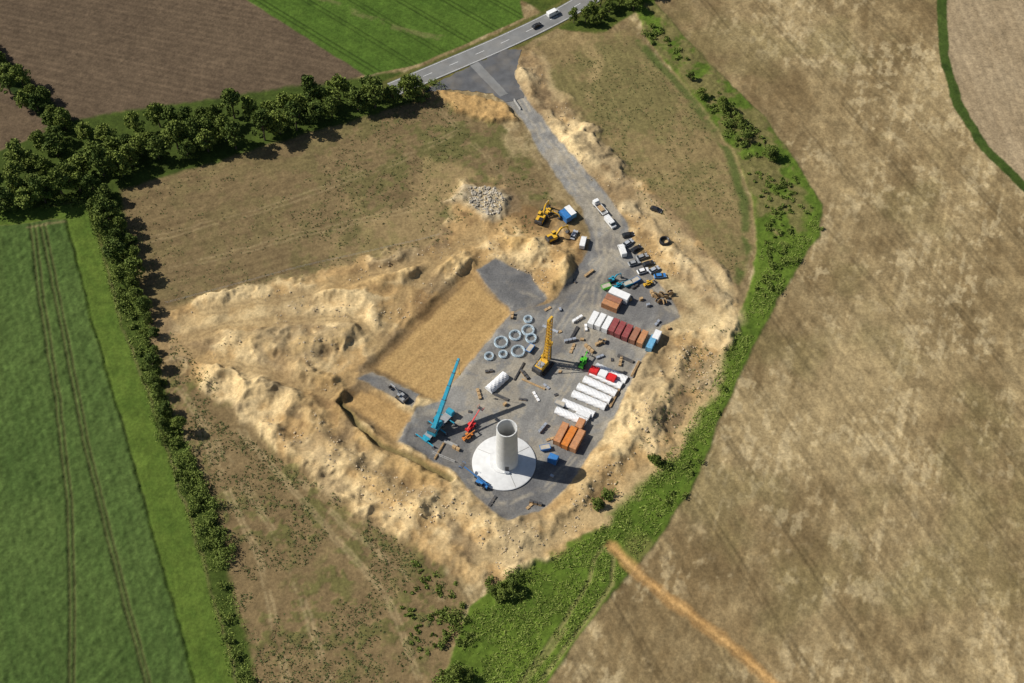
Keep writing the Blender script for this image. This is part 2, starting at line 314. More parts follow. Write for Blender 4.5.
# ------------------------------------------------------------------ gravel pad + access road
PAD=[(590,250),(574,274),(556,300),(540,306),(512,312),(438,402),(418,408),(399,441),(450,470),(470,492),(506,522),(540,512),(572,482),(600,440),(622,400),(640,362),(662,326),(682,318),(672,300),(655,280),(640,262),(632,238),(622,215),(604,190),(580,165),(552,132),(527,100),(514,78),(516,52),(500,50),(478,60),(486,82),(503,100),(522,120),(540,150),(560,180),(580,208),(591,235)]
RAMP=[(360,378),(372,371),(420,394),(412,408)]
PLAT=[(476,270),(496,260),(530,275),(548,298),(534,308),(512,311)]
padmask=np.zeros_like(X)
for poly in (PAD,RAMP,PLAT):
    s,m=region(poly,2.2,0.7); H[s]=H[s]*(1-m)
    s,m=region([p for p in poly],1.4,1.4); paint(s,m*0.9,mixc((126,114,96),(160,146,120),nC[s]))
    s,m=region(poly,0.35,0.9); padmask[s]=np.maximum(padmask[s],m)
s=win(GP(PAD+RAMP),4)
dist_w=fbm(X[s],Y[s],10,5,44); uu,vv=uv(s,(600,200),(500,420))
tr=fbm(uu/12,vv,0.9,3,55)
cc=mixc((102,102,103),(164,162,156),0.35*dist_w+0.3*tr+0.2*nE[s]+.15*nC[s])
du=(sst(0.48,0.62,nB[s]*.7+nC[s]*.3)*0.38)[...,None]; cc=cc*(1-du)+lin((172,160,136))*du
dk=sst(0.52,0.62,fbm(X[s],Y[s],22,5,66))[...,None]*0.5; cc=cc*(1-dk)+lin((88,88,92))*dk
paint(s,padmask[s],cc)
for poly in (RAMP,PLAT,[(399,441),(425,408),(450,418),(470,440),(472,490),(450,470)],[(472,490),(537,478),(560,440),(600,440),(572,482),(540,512),(506,522)]):
    s,m=region(poly,1.5,3.0); m=m*padmask[s]; paint(s,m*0.7,mixc((74,76,80),(114,114,116),nC[s]*.5+nE[s]*.5))
for L in ([(520,90),(560,150),(606,215),(610,250),(560,330),(470,400)],[(508,80),(552,150),(596,210),(604,262),(590,330),(565,390),(545,430)],[(606,250),(648,285),(672,312)],[(560,300),(520,380),(440,430)],[(600,260),(540,300),(520,290)],[(470,480),(500,505),(545,490),(590,440)]):
    for off in (-3,3):
        s,m=pline([(a+off,b) for a,b in L],0.9,0.9,1.2); paint(s,m*padmask[s]*0.4*sst(.3,.55,nE[s]),lin((182,172,152)))
# road bed
ROAD=[(760,-110),(690,-62),(620,-20),(560,15),(500,44),(425,76),(392,90)]
s,m=pline(ROAD,14,4,0.6); H[s]*=(1-m)
s,m=pline(ROAD,12,1.5,1.0); paint(s,m,mixc((70,82,36),(116,108,62),nB[s]))
JUNC=[(424,92),(446,78),(505,50),(522,50),(516,74),(524,98),(506,102),(492,94),(480,92),(450,90)]
s,m=region(JUNC,2.5,0.3); H[s]*=(1-m)
# fine grain of stalks / crumbs (bare sand stays smooth)
C*=(1+(1-.7*SPM)*(0.28*(vn(X/0.95,Y/0.95,3)-0.5)+0.22*(vn(X/1.9+7,Y/1.9,13)-0.5)))[...,None]
C=np.clip(C,0.008,0.75)
far=(np.abs(X)>400)|(Y>400)|(Y<-300)
ph=fbm(X,Y,260,2,2)
C[far]=np.where((ph[far]>0.5)[...,None],lin((70,96,42)),C[far])
idx=np.arange(nx*ny).reshape(ny,nx)
FQ=np.stack([idx[:-1,:-1],idx[:-1,1:],idx[1:,1:],idx[1:,:-1]],-1)
pm=(padmask>0.5); fm=pm[:-1,:-1]&pm[:-1,1:]&pm[1:,1:]&pm[1:,:-1]
V=np.stack([X,Y,H],-1).reshape(-1,3)
me=mk_mesh("ground",V,FQ.reshape(-1,4),True)
RGBA=np.concatenate([C,np.ones(C.shape[:2]+(1,),np.float32)],-1).reshape(-1,4)
a=me.color_attributes.new("Col","FLOAT_COLOR","POINT"); a.data.foreach_set("color",RGBA.ravel())
me.materials.append(ground_mat("soil_and_vegetation")); link("ground",me)
fq=FQ[fm]; used=np.unique(fq); remap=np.full(nx*ny,-1); remap[used]=np.arange(len(used))
Vp=V[used].copy(); Vp[:,2]+=0.04
me=mk_mesh("gravel_pad_and_access_road",Vp,remap[fq],True)
a=me.color_attributes.new("Col","FLOAT_COLOR","POINT"); a.data.foreach_set("color",RGBA[used].ravel())
me.materials.append(ground_mat("crushed_gravel",0.25,1.6,0.7,1.3)); link("gravel_pad_and_access_road",me)
def hz(x,y):
    i=min(max(np.searchsorted(xs,x),1),nx-1); j=min(max(np.searchsorted(ys,y),1),ny-1); return float(H[j,i])
def hzv(x,y):
    i=np.clip(np.searchsorted(xs,x),1,nx-1); j=np.clip(np.searchsorted(ys,y),1,ny-1); return H[j,i]
# ------------------------------------------------------------------ mesh builder
class MB:
    def __init__(s): s.v=[];s.f=[];s.mi=[];s.mats=[]
    def _m(s,m):
        if m not in s.mats: s.mats.append(m)
        return s.mats.index(m)
    def add(s,vs,fs,m,M=None):
        k=len(s.v); i=s._m(m)
        for p in vs:
            p=Vector(p); s.v.append(tuple(M@p if M is not None else p))
        for f in fs: s.f.append([a+k for a in f]); s.mi.append(i)
    def box(s,c,d,m,rot=(0,0,0),top=(1,1),M=None):
        hx,hy,h=d[0]/2,d[1]/2,d[2]/2
        vs=[(-hx,-hy,-h),(hx,-hy,-h),(hx,hy,-h),(-hx,hy,-h)]+[(a*top[0],b*top[1],h) for a,b in ((-hx,-hy),(hx,-hy),(hx,hy),(-hx,hy))]
        fs=[(3,2,1,0),(4,5,6,7),(0,1,5,4),(1,2,6,5),(2,3,7,6),(3,0,4,7)]
        R=Matrix.Translation(c)@(Matrix.Rotation(rot[2],4,'Z')@Matrix.Rotation(rot[1],4,'Y')@Matrix.Rotation(rot[0],4,'X'))
        s.add(vs,fs,m,(M@R) if M is not None else R)
    def beam(s,p0,p1,wd,ht,m,wd1=None,ht1=None):
        p0=Vector(p0);p1=Vector(p1);d=(p1-p0).normalized(); up=Vector((0,0,1))
        if abs(d.z)>0.98: up=Vector((1,0,0))
        a=d.cross(up).normalized(); b=a.cross(d); wd1=wd if wd1 is None else wd1; ht1=ht if ht1 is None else ht1
        vs=[p0+a*x*wd/2+b*y*ht/2 for x,y in ((-1,-1),(1,-1),(1,1),(-1,1))]+[p1+a*x*wd1/2+b*y*ht1/2 for x,y in ((-1,-1),(1,-1),(1,1),(-1,1))]
        s.add(vs,[(3,2,1,0),(4,5,6,7),(0,1,5,4),(1,2,6,5),(2,3,7,6),(3,0,4,7)],m)
    def cyl(s,p0,p1,r0,m,r1=None,n=12,cap=True):
        r1=r0 if r1 is None else r1; p0=Vector(p0);p1=Vector(p1);d=(p1-p0).normalized(); up=Vector((0,0,1))
        if abs(d.z)>0.98: up=Vector((1,0,0))
        a=d.cross(up).normalized(); b=a.cross(d); vs=[];fs=[]
        for p,r in ((p0,r0),(p1,r1)):
            for i in range(n):
                t=2*math.pi*i/n; vs.append(p+a*math.cos(t)*r+b*math.sin(t)*r)
        for i in range(n): j=(i+1)%n; fs.append((i,j,n+j,n+i))
        if cap: fs.append(tuple(range(n))[::-1]); fs.append(tuple(range(n,2*n)))
        s.add(vs,fs,m)
    def prism(s,prof,y0,y1,m):
        n=len(prof); vs=[(x,y0,z) for x,z in prof]+[(x,y1,z) for x,z in prof]
        fs=[tuple(range(n)),tuple(range(n,2*n))[::-1]]+[(i,(i+1)%n,n+(i+1)%n,n+i)[::-1] for i in range(n)]
        s.add(vs,fs,m)
    def wheel(s,x,y,r,wd,m,hub):
        s.cyl((x,y-wd/2,r),(x,y+wd/2,r),r,m,n=14); s.cyl((x,y-wd/2-.02,r),(x,y+wd/2+.02,r),r*.5,hub,n=10)
    def lattice(s,p0,p1,w0,w1,n,m,r=0.09):
        p0=Vector(p0);p1=Vector(p1);d=(p1-p0).normalized();up=Vector((0,0,1))
        if abs(d.z)>0.98: up=Vector((0,1,0))
        a=d.cross(up).normalized(); b=a.cross(d); rows=[]
        for i in range(n+1):
            t=i/n; c=p0.lerp(p1,t); ww=(w0+(w1-w0)*t)/2
            rows.append([c+a*x*ww+b*y*ww for x,y in ((-1,-1),(1,-1),(1,1),(-1,1))])
        for k in range(4): s.cyl(rows[0][k],rows[-1][k],r,m,n=5)
        for i in range(n):
            for k in range(4):
                q=(k+1)%4; s.cyl(rows[i][k],rows[i+1][q],r*.6,m,n=4,cap=False)
                s.cyl(rows[i][k],rows[i][q],r*.6,m,n=4,cap=False)
    def obj(s,name,loc=(0,0,0),ang=0,sc=1):
        me=bpy.data.meshes.new(name); me.from_pydata(s.v,[],s.f)
        for m in s.mats: me.materials.append(m)
        me.polygons.foreach_set("material_index",s.mi); me.update()
        import bmesh
        bm=bmesh.new(); bm.from_mesh(me); bmesh.ops.recalc_face_normals(bm,faces=bm.faces); bm.to_mesh(me); bm.free()
        return link(name,me,loc,ang,sc)
def at(u,v,dz=0.0):
    x,y=G(u,v); return (x,y,hz(x,y)+0.05+dz)
rubber=mat("tyre_rubber",(0.02,0.02,0.022),0.9); hub=mat("wheel_hub",(0.25,0.25,0.25),0.5); glass=mat("window_glass",(0.02,0.025,0.03),0.12,0,0.05)
steel=mat("dark_steel",(0.07,0.07,0.075),0.6,0.3,dust=0.3); galv=mat("galvanised_steel",(0.42,0.45,0.5),0.45,0.4)
white=mat("white_paint",(0.78,0.78,0.77),0.5,0,0.06,dust=0.15); grey=mat("grey_paint",(0.3,0.31,0.32),0.5,dust=0.2)
black=mat("black_paint",(0.025,0.025,0.028),0.35); yellow=mat("machine_yellow",(0.72,0.42,0.03),0.45,0,0.12,dust=0.35)
red=mat("red_paint",(0.65,0.02,0.02),0.45,dust=0.05); orange=mat("orange_paint",(0.62,0.2,0.03),0.5,dust=0.25)
blue=mat("blue_paint",(0.04,0.2,0.5),0.45,dust=0.15); teal=mat("crane_teal",(0.02,0.30,0.44),0.4,dust=0.12)
green=mat("machine_green",(0.08,0.5,0.03),0.45,dust=0.15); maroon=mat("maroon_paint",(0.28,0.06,0.06),0.55,dust=0.25)
rust=mat("rust_orange_container",(0.5,0.23,0.1),0.6,dust=0.4); brown=mat("rust_brown_container",(0.33,0.14,0.08),0.65,dust=0.3)
cblue=mat("container_blue",(0.14,0.38,0.58),0.5,dust=0.2); wood=mat("sawn_timber",(0.42,0.28,0.14),0.85,0,0.3,2.0)
concrete=mat("precast_concrete",(0.62,0.62,0.6),0.85,0,0.08,0.5); dconc=mat("old_concrete",(0.36,0.35,0.33),0.9,0,0.15)
tarp=mat("white_tarpaulin",(0.78,0.78,0.78),0.55,0,0.08,0.6,dust=0.15); rebar=mat("epoxy_rebar",(0.55,0.67,0.74),0.55); silver=mat("silver_paint",(0.4,0.42,0.45),0.35)
# ------------------------------------------------------------------ roads
def smooth(P,n=10):
    out=[]; Q=[P[0]]+list(P)+[P[-1]]
    for i in range(1,len(Q)-2):
        for k in range(n):
            t=k/n; p0,p1,p2,p3=Q[i-1],Q[i],Q[i+1],Q[i+2]
            out.append(tuple(0.5*((2*p1[j])+(-p0[j]+p2[j])*t+(2*p0[j]-5*p1[j]+4*p2[j]-p3[j])*t*t+(-p0[j]+3*p1[j]-3*p2[j]+p3[j])*t**3) for j in (0,1)))
    out.append(P[-1]); return out
def strip(cl,o0,o1,z):
    vs=[];
    for i,p in enumerate(cl):
        a=cl[max(0,i-1)]; b=cl[min(len(cl)-1,i+1)]; dx,dy=b[0]-a[0],b[1]-a[1]; L=math.hypot(dx,dy); nxn,nyn=-dy/L,dx/L
        vs+= [(p[0]+nxn*o0,p[1]+nyn*o0,z),(p[0]+nxn*o1,p[1]+nyn*o1,z)]
    return vs,[(2*i,2*i+1,2*i+3,2*i+2)[::-1] for i in range(len(cl)-1)]
RC=smooth(GP(ROAD),14)
asph=mat("asphalt_worn",(0.19,0.19,0.185),0.9,0,0.16,0.25,dust=.15); asph2=mat("asphalt_fresh",(0.095,0.097,0.102),0.9,0,0.25,0.25,dust=.25); mark=mat("road_marking_white",(0.7,0.7,0.68),0.7,0,0.15)
b=MB(); v_,f_=strip(RC,-4.2,4.2,0.20); b.add(v_,f_,asph)
for o in (-3.75,3.6): v_,f_=strip(RC,o,o+0.16,0.215); b.add(v_,f_,mark)
acc=0
fine=smooth(RC,6)
seg=[];on=True
for i in range(len(fine)-1):
    if on: seg.append(fine[i])
    acc+=math.hypot(fine[i+1][0]-fine[i][0],fine[i+1][1]-fine[i][1])
    if on and acc>4:
        seg.append(fine[i+1])
        if len(seg)>1: v_,f_=strip(seg,-0.09,0.09,0.215); b.add(v_,f_,mark)
        seg=[];on=False;acc=0
    elif not on and acc>8: on=True;acc=0
b.obj("main_road")
def flat(name,px,z,m,wob=0.25):
    P=GP(px); pts=[]
    for i in range(len(P)):
        a,c=P[i],P[(i+1)%len(P)]; L=math.hypot(c[0]-a[0],c[1]-a[1]); n=max(1,int(L/1.2))
        for k in range(n):
            t=k/n; pts.append((a[0]+(c[0]-a[0])*t+random.uniform(-wob,wob),a[1]+(c[1]-a[1])*t+random.uniform(-wob,wob),z))
    from mathutils.geometry import tessellate_polygon
    tri=tessellate_polygon([[Vector(p) for p in pts]])
    b=MB(); b.add(pts,[tuple(t) for t in tri],m); return b.obj(name)
flat("junction_asphalt",JUNC,0.16,asph2,0.4)
flat("junction_lane",[(470,66),(478,62),(508,94),(500,97)],0.18,asph,0.1)
# ------------------------------------------------------------------ vegetation
def leafmat(name,c1,c2):
    m=bpy.data.materials.new(name); m.use_nodes=True; t=m.node_tree; b=t.nodes["Principled BSDF"]
    b.inputs["Roughness"].default_value=0.8; b.inputs["Specular IOR Level"].default_value=0.2
    g=N(t,"ShaderNodeNewGeometry"); n=N(t,"ShaderNodeTexNoise"); n.inputs["Scale"].default_value=0.35; n.inputs["Detail"].default_value=5
    t.links.new(g.outputs["Position"],n.inputs["Vector"]); oi=N(t,"ShaderNodeObjectInfo")
    ad=N(t,"ShaderNodeMath",operation='MULTIPLY_ADD'); ad.inputs[1].default_value=0.45; t.links.new(oi.outputs["Random"],ad.inputs[0]); t.links.new(n.outputs["Fac"],ad.inputs[2])
    mr=N(t,"ShaderNodeMapRange"); mr.inputs[1].default_value=0.38; mr.inputs[2].default_value=1.0; t.links.new(ad.outputs[0],mr.inputs[0])
    mi=N(t,"ShaderNodeMix",data_type='RGBA'); mi.inputs[6].default_value=(*c1,1); mi.inputs[7].default_value=(*c2,1); t.links.new(mr.outputs[0],mi.inputs[0])
    t.links.new(mi.outputs[2],b.inputs["Base Color"]); return m
leafA=leafmat("leaves",(0.05,0.085,0.016),(0.19,0.235,0.045)); leafB=leafmat("bush_leaves",(0.065,0.105,0.02),(0.17,0.215,0.042)); leafC=leafmat("weed_leaves",(0.09,0.12,0.035),(0.17,0.19,0.07))
grassm=leafmat("tall_grass_blades",(0.12,0.17,0.03),(0.23,0.28,0.06)); bark=mat("bark",(0.09,0.065,0.045),0.9,0,0.3,3)
def leaves(centers,size,up=0.35):
    n=len(centers); a=rng.normal(size=(n,3)); a/=np.linalg.norm(a,axis=1)[:,None]
    b_=rng.normal(size=(n,3)); b_[:,2]*=up; u=np.cross(a,b_); u/=np.linalg.norm(u,axis=1)[:,None]; v=np.cross(a,u)
    sz=size*(0.6+0.8*rng.random((n,1))); u=u*sz; v=v*sz*0.7
    V=np.stack([centers-u,centers-v,centers+u,centers+v],1).reshape(-1,3)
    return V,np.arange(4*n).reshape(-1,4)
def crown_pts(h,r,ncl,nl,base=0.25):
    out=[];cl=[]
    for i in range(ncl):
        th=rng.random()*6.283; z=rng.random()**0.8; rr=r*math.sin(math.pi*min(1,0.18+0.8*z))**0.6*math.sqrt(rng.random())*0.9
        c=np.array([math.cos(th)*rr,math.sin(th)*rr,h*(base+(0.93-base)*z)]); cr=r*(0.18+0.22*rng.random())
        cl.append(c); p=rng.normal(size=(nl,3)); p/=np.linalg.norm(p,axis=1)[:,None]; p*=cr*(0.5+0.6*rng.random((nl,1))); p[:,2]*=0.8
        out.append(c+p)
    return np.concatenate(out),cl
TREES=[]
for k in range(7):
    h=10+4*rng.random(); r=3.4+1.7*rng.random()
    pts,cl=crown_pts(h,r,36,62); Vv,Ff=leaves(pts,0.36)
    b=MB(); b.cyl((0,0,-0.5),(0.2,0.1,h*.35),0.32,bark,0.22,n=8); b.cyl((0.2,0.1,h*.35),(0,0,h*.8),0.22,bark,0.06,n=6)
    for c in cl[::3]: b.cyl((0.15,0.08,h*(0.25+0.2*rng.random())),tuple(c),0.1,bark,0.03,n=5,cap=False)
    me=bpy.data.meshes.new("tree"); off=len(b.v)
    me.from_pydata(b.v+[tuple(p) for p in Vv],[],b.f+[tuple(int(q)+off for q in f) for f in Ff])
    me.materials.append(bark); me.materials.append(leafA)
    me.polygons.foreach_set("material_index",[0]*len(b.f)+[1]*len(Ff)); me.update(); TREES.append(me)
def inside(P,x,y): return sdf(P,x,y)>0
def scatter(px,n):
    P=GP(px); xs_=[p[0] for p in P]; ys_=[p[1] for p in P]
    x=rng.uniform(min(xs_),max(xs_),n*6).astype(np.float32); y=rng.uniform(min(ys_),max(ys_),n*6).astype(np.float32)
    k=inside(P,x,y); return np.stack([x[k],y[k]],1)[:n]
RCn=[(float(p[0]),float(p[1])) for p in RC]
trees=[]
def put(x,y,s,mind):
    for t in trees:
        if (t[0]-x)**2+(t[1]-y)**2<mind*mind: return
    if ldist(RCn,np.array([x]),np.array([y]))[0]<6.5: return
    trees.append((x,y)); s*=0.7+0.5*rng.random(); link("hedgerow_tree",TREES[rng.integers(len(TREES))],(x,y,hz(x,y)),rng.random()*6.28,(s*(0.9+0.25*rng.random()),s*(0.9+0.25*rng.random()),s*(0.85+0.3*rng.random())))
for p in scatter([(-60,186),(0,160),(60,140),(130,130),(300,106),(385,86),(400,92),(412,100),(300,134),(250,146),(150,172),(100,188),(50,204),(-60,225)],1200):
    if vn(np.array([p[0]/13]),np.array([p[1]/13]),21)[0]<0.2: continue
    put(p[0],p[1],1.03,5.7)
for p in [(412,84),(404,98),(398,84),(390,96),(414,96)]: put(*G(*p),0.9,2.5)
for p in scatter([(-60,26),(0,58),(30,82),(72,125),(60,135),(0,88),(-60,54)],200): put(p[0],p[1],0.85,4.8)
for p in scatter([(88,192),(115,200),(138,262),(150,310),(132,316),(112,262)],140): put(p[0],p[1],0.85,5.2)
for p in scatter([(138,320),(152,320),(172,400),(186,440),(168,440),(152,390)],60): put(p[0],p[1],0.55,5)
for p in scatter([(560,14),(600,-8),(640,-30),(650,0),(632,12),(600,26),(568,30)],160): put(p[0],p[1],0.72,4.6)
for p in [(722,112),(738,124),(745,142),(770,158),(700,98),(690,80)]: put(*G(*p),0.55,3)
for p in [(492,594),(503,598),(512,590),(600,506),(657,464),(456,676),(470,680)]: put(*G(*p),0.48,2)
allp=[];
def bush(x,y,r,h,nl):
    z=hz(x,y); k=rng.integers(3,6); n=max(8,nl//k)
    for i in range(k):
        c=np.array([x+rng.normal()*r*.4,y+rng.normal()*r*.4,z+h*(0.35+0.25*rng.random())]); p=rng.normal(size=(n,3)); p/=np.linalg.norm(p,axis=1)[:,None]
        p*=(0.6+0.4*rng.random((n,1))); p*=np.array([r*.6,r*.6,h*.5]); allp.append(c+p)
def bushes(px,n,r,h,nl,clump=True):
    for p in scatter(px,n):
        if clump and vn(np.array([p[0]/9]),np.array([p[1]/9]),6)[0]<0.38: continue
        q=0.45+1.0*rng.random(); bush(p[0],p[1],r*q,h*q,nl)
bushes([(88,200),(110,200),(150,330),(172,400),(200,470),(236,560),(258,683),(268,760),(245,760),(232,660),(200,560),(160,440),(125,330)],240,1.8,2.3,190)
bushes([(150,400),(190,440),(222,520),(232,560),(222,590),(200,540),(165,444)],46,2.2,3.0,210,False)
bushes([(0,205),(90,190),(95,205),(0,212)],30,1.2,1.3,110)
bushes([(655,20),(700,75),(760,130),(800,180),(812,205),(806,240),(775,272),(762,262),(765,225),(750,180),(715,120),(668,62)],170,1.0,1.0,70)
bushes([(716,96),(735,110),(752,140),(740,150),(722,120)],22,2.0,2.8,190,False)
bushes([(755,290),(772,268),(802,242),(818,216),(822,232),(795,272),(765,315)],26,1.4,1.4,100)
bushes([(640,520),(680,470),(706,420),(740,350),(752,345),(718,420),(690,490),(652,545)],46,1.2,1.2,90)
bushes([(592,498),(608,492),(614,506),(600,514)],8,1.8,2.2,190,False); bushes([(648,458),(664,456),(668,468),(655,472)],6,1.8,2.0,190,False)
bushes([(484,582),(516,574),(520,594),(500,606),(486,600)],12,2.2,2.6,230,False)
bushes([(442,612),(466,602),(470,640),(460,700),(438,700)],42,1.6,1.6,130); bushes([(410,560),(456,582),(450,640),(420,660),(400,620)],60,0.9,0.7,60)
bushes([(440,668),(466,664),(480,700),(430,710)],16,2.4,2.6,220,False)
bushes([(640,28),(660,20),(668,44),(655,50)],8,1.8,2,150,False)
bushes([(415,72),(440,84),(440,96),(410,104)],14,1.8,2.0,150,False)
Vv,Ff=leaves(np.concatenate(allp),0.27); me=mk_mesh("hedge_bushes",Vv,Ff); me.materials.append(leafB); link("hedge_bushes",me)
# weeds
allp=[]
def weeds(px,n,r,nl,thr=0.45,sd=3):
    P=scatter(px,n); f=fbm(P[:,0],P[:,1],13,3,sd)
    for p,ff in zip(P,f):
        if ff<thr: continue
        z=hz(p[0],p[1]); rr=r*(0.3+1.2*rng.random()**2); q=rng.normal(size=(nl,3))*np.array([rr*.6,rr*.6,0.1]); q[:,2]=np.abs(q[:,2])+0.06+z; q[:,0]+=p[0]; q[:,1]+=p[1]; allp.append(q)
weeds([(190,400),(310,480),(440,570),(455,610),(440,690),(262,690),(235,580),(205,490)],4200,0.6,8,0.42)
weeds([(170,330),(220,390),(190,440),(165,380)],260,0.6,10,0.42)
weeds([(400,100),(440,96),(560,200),(540,235),(480,235),(330,270),(280,200)],1700,0.5,7,0.42)
weeds([(120,190),(400,105),(330,270),(160,310)],900,0.45,6,0.48)
weeds([(560,60),(632,40),(690,100),(745,200),(735,280),(640,200)],1300,0.45,6,0.42)
weeds([(640,480),(700,400),(740,330),(735,300),(700,330),(600,505)],320,0.6,9,0.45)
Vv,Ff=leaves(np.concatenate(allp),0.18); me=mk_mesh("weed_tufts",Vv,Ff); me.materials.append(leafC); link("weed_tufts",me)
def blades(pts,h,wd):
    n=len(pts); x,y=pts[:,0],pts[:,1]; z=hzv(x,y)-0.05; a=rng.random(n)*6.283; hh=h*(0.5+0.8*rng.random(n)); ww=wd*(0.5+rng.random(n)); lx,ly=rng.normal(size=n)*.9*hh,rng.normal(size=n)*.9*hh
    p0=np.stack([x-np.cos(a)*ww,y-np.sin(a)*ww,z],1); p1=np.stack([x+np.cos(a)*ww,y+np.sin(a)*ww,z],1); p2=np.stack([x+lx,y+ly,z+hh],1)
    return np.stack([p0,p1,p2],1).reshape(-1,3)
def gsc(px,n,thr):
    P=scatter(px,n); f=fbm(P[:,0],P[:,1],5,3,61)+rng.normal(size=len(P))*.06; P=P[f>thr]
    dt=ldist(GP(TRK),P[:,0],P[:,1]); return P[dt>2.5]
bl=[blades(gsc([(446,700),(474,610),(524,572),(592,536),(654,472),(704,402),(736,334),(754,294),(762,244),(800,232),(818,214),(816,235),(788,275),(750,345),(716,420),(688,488),(648,545),(598,602),(544,683),(538,700)],30000,.42),0.55,0.2),
    blades(gsc([(64,208),(86,208),(118,320),(158,430),(200,560),(234,700),(266,700),(226,560),(186,440),(146,330),(121,240),(106,195),(95,195)],20000,.42),0.5,0.18)]
Vv=np.concatenate(bl); me=mk_mesh("tall_grass",Vv,np.arange(len(Vv)).reshape(-1,3)); me.materials.append(grassm); link("tall_grass",me)
def rocks(name,px,n,s0,s1,m,thr=0.0):
    V=[];Fc=[]; ic=[(-1,-1,-1),(1,-1,-1),(1,1,-1),(-1,1,-1),(-1,-1,1),(1,-1,1),(1,1,1),(-1,1,1)]; fi=[(3,2,1,0),(4,5,6,7),(0,1,5,4),(1,2,6,5),(2,3,7,6),(3,0,4,7)]
    P=scatter(px,n); f=fbm(P[:,0],P[:,1],11,3,71)
    for p,ff in zip(P,f):
        if ff<thr: continue
        s=s0+(s1-s0)*rng.random()**2.5; R=Matrix.Rotation(rng.random()*6,3,'Z')@Matrix.Rotation(rng.random()*6,3,'X'); k=len(V); z=hz(p[0],p[1])
        for c in ic:
            q=R@Vector([c[i]*s*(0.35+0.25*rng.random()) for i in range(3)]); V.append((p[0]+q.x,p[1]+q.y,z+q.z+s*.1))
        Fc+=[[a+k for a in f] for f in fi]
    me=mk_mesh(name,V,Fc); me.materials.append(m); link(name,me)
rockm=mat("quarry_stone",(0.46,0.41,0.33),0.9,0,0.3,0.4); clod=mat("clay_clods",(0.5,0.4,0.26),0.95,0,0.35,0.25)
rocks("rubble_heap",[(468,191),(494,189),(505,202),(500,216),(486,218),(470,206)],420,0.25,0.85,rockm)
rocks("clay_clods",[(215,372),(300,400),(370,470),(450,495),(500,530),(560,515),(620,440),(660,360),(690,330),(735,320),(700,400),(600,520),(490,575),(380,515),(290,455)],1900,0.15,0.6,clod,0.5)
rocks("clay_clods",[(160,320),(300,285),(470,235),(570,245),(550,298),(500,258),(470,262),(370,355),(340,395),(215,372)],1200,0.15,0.55,clod,0.5)
rocks("clay_clods",[(516,60),(534,55),(580,125),(662,212),(738,300),(700,300),(645,255),(600,190),(530,110)],500,0.15,0.5,clod,0.5)
# ------------------------------------------------------------------ turbine foundation + tower
tx,ty=G(504,463)
b=MB(); n=72; R=10.6
prof=[(R,0.0),(R,0.45),(R-0.25,0.55),(4.9,1.5),(4.9,1.75),(0.01,1.75)]
vs=[];fs=[]
for r,z in prof:
    for i in range(n): t=2*math.pi*i/n; vs.append((math.cos(t)*r,math.sin(t)*r,z))
for k in range(len(prof)-1):
    for i in range(n): j=(i+1)%n; fs.append((k*n+i,k*n+j,(k+1)*n+j,(k+1)*n+i))
fnd=mat("foundation_concrete",(0.66,0.66,0.65),0.85,0,0.1,0.5,dust=0.1); b.add(vs,fs,fnd)
for a in (-68,35,150): 
    t=rad(a); b.beam((math.cos(t)*5.1,math.sin(t)*5.1,1.5),(math.cos(t)*10.2,math.sin(t)*10.2,0.62),0.14,0.06,dconc)
b.obj("turbine_foundation",(tx,ty,0.05))
b=MB(); HTW=21; R0,R1=3.75,3.35; n=56
prof=[(R0,0)]; secs=5
for k in range(1,secs+1):
    z=HTW*k/secs; r=R0+(R1-R0)*k/secs; 
    if k<secs: prof+=[(r+.0,z-.06),(r-.05,z-.03),(r-.05,z+.03),(r,z+.06)]
    else: prof+=[(r,z),(r-.35,z),(R0-.35,0.2)]
vs=[];fs=[]
for r,z in prof:
    for i in range(n): t=2*math.pi*i/n; vs.append((math.cos(t)*r,math.sin(t)*r,z))
for k in range(len(prof)-1):
    for i in range(n): j=(i+1)%n; fs.append((k*n+i,k*n+j,(k+1)*n+j,(k+1)*n+i))
b.add(vs,fs,concrete)
b.box((0,-R0+0.02,1.5),(1.2,0.25,2.4),steel); b.box((0,-R0-0.5,0.25),(1.6,1.0,0.3),galv)
for t_ in range(8):
    t=2*math.pi*t_/8; b.cyl((math.cos(t)*(R1-.18),math.sin(t)*(R1-.18),HTW),(math.cos(t)*(R1-.18),math.sin(t)*(R1-.18),HTW+.5),0.05,steel,n=5)
b.obj("concrete_tower_section",(G(507,464)[0],G(507,464)[1],1.8))
# ------------------------------------------------------------------ containers
def container(name,u,v,ang,m,L=6.06,W=2.44,Hh=2.6,office=False,roof=None,dz=0):
    b=MB(); rf=roof or m
    b.box((0,0,Hh/2+.08),(L-.12,W-.12,Hh-.16),m); 
    for sx in (-1,1):
        for sy in (-1,1): b.box((sx*(L/2-.09),sy*(W/2-.09),Hh/2),(.18,.18,Hh),m)
    for sy in (-1,1):
        b.box((0,sy*(W/2-.05),Hh-.07),(L-.36,.1,.14),m); b.box((0,sy*(W/2-.05),.1),(L-.36,.1,.16),m)
    k=int(L/.42)
    for i in range(k):
        x=-L/2+.35+i*(L-.7)/(k-1)
        if not office:
            for sy in (-1,1): b.box((x,sy*(W/2-.045),Hh/2),(.17,.07,Hh-.34),m)
        b.box((x,0,Hh+.005),(.17,W-.3,.05),rf)
    if office:
        b.box((0,0,Hh+.06),(L-.02,W-.02,.06),rf)
        for x in (-L*.28,L*.22): b.box((x,-W/2+.04,1.6),(1.1,.1,.9),glass)
        b.box((0,-W/2+.04,1.1),(.85,.1,2.0),grey)
    else:
        for y in (-.75,-.3,.3,.75): b.cyl((L/2-.03,y,.2),(L/2-.03,y,Hh-.2),.035,galv,n=5)
    return b.obj(name,at(u,v,dz),ang+rng.normal()*.015)
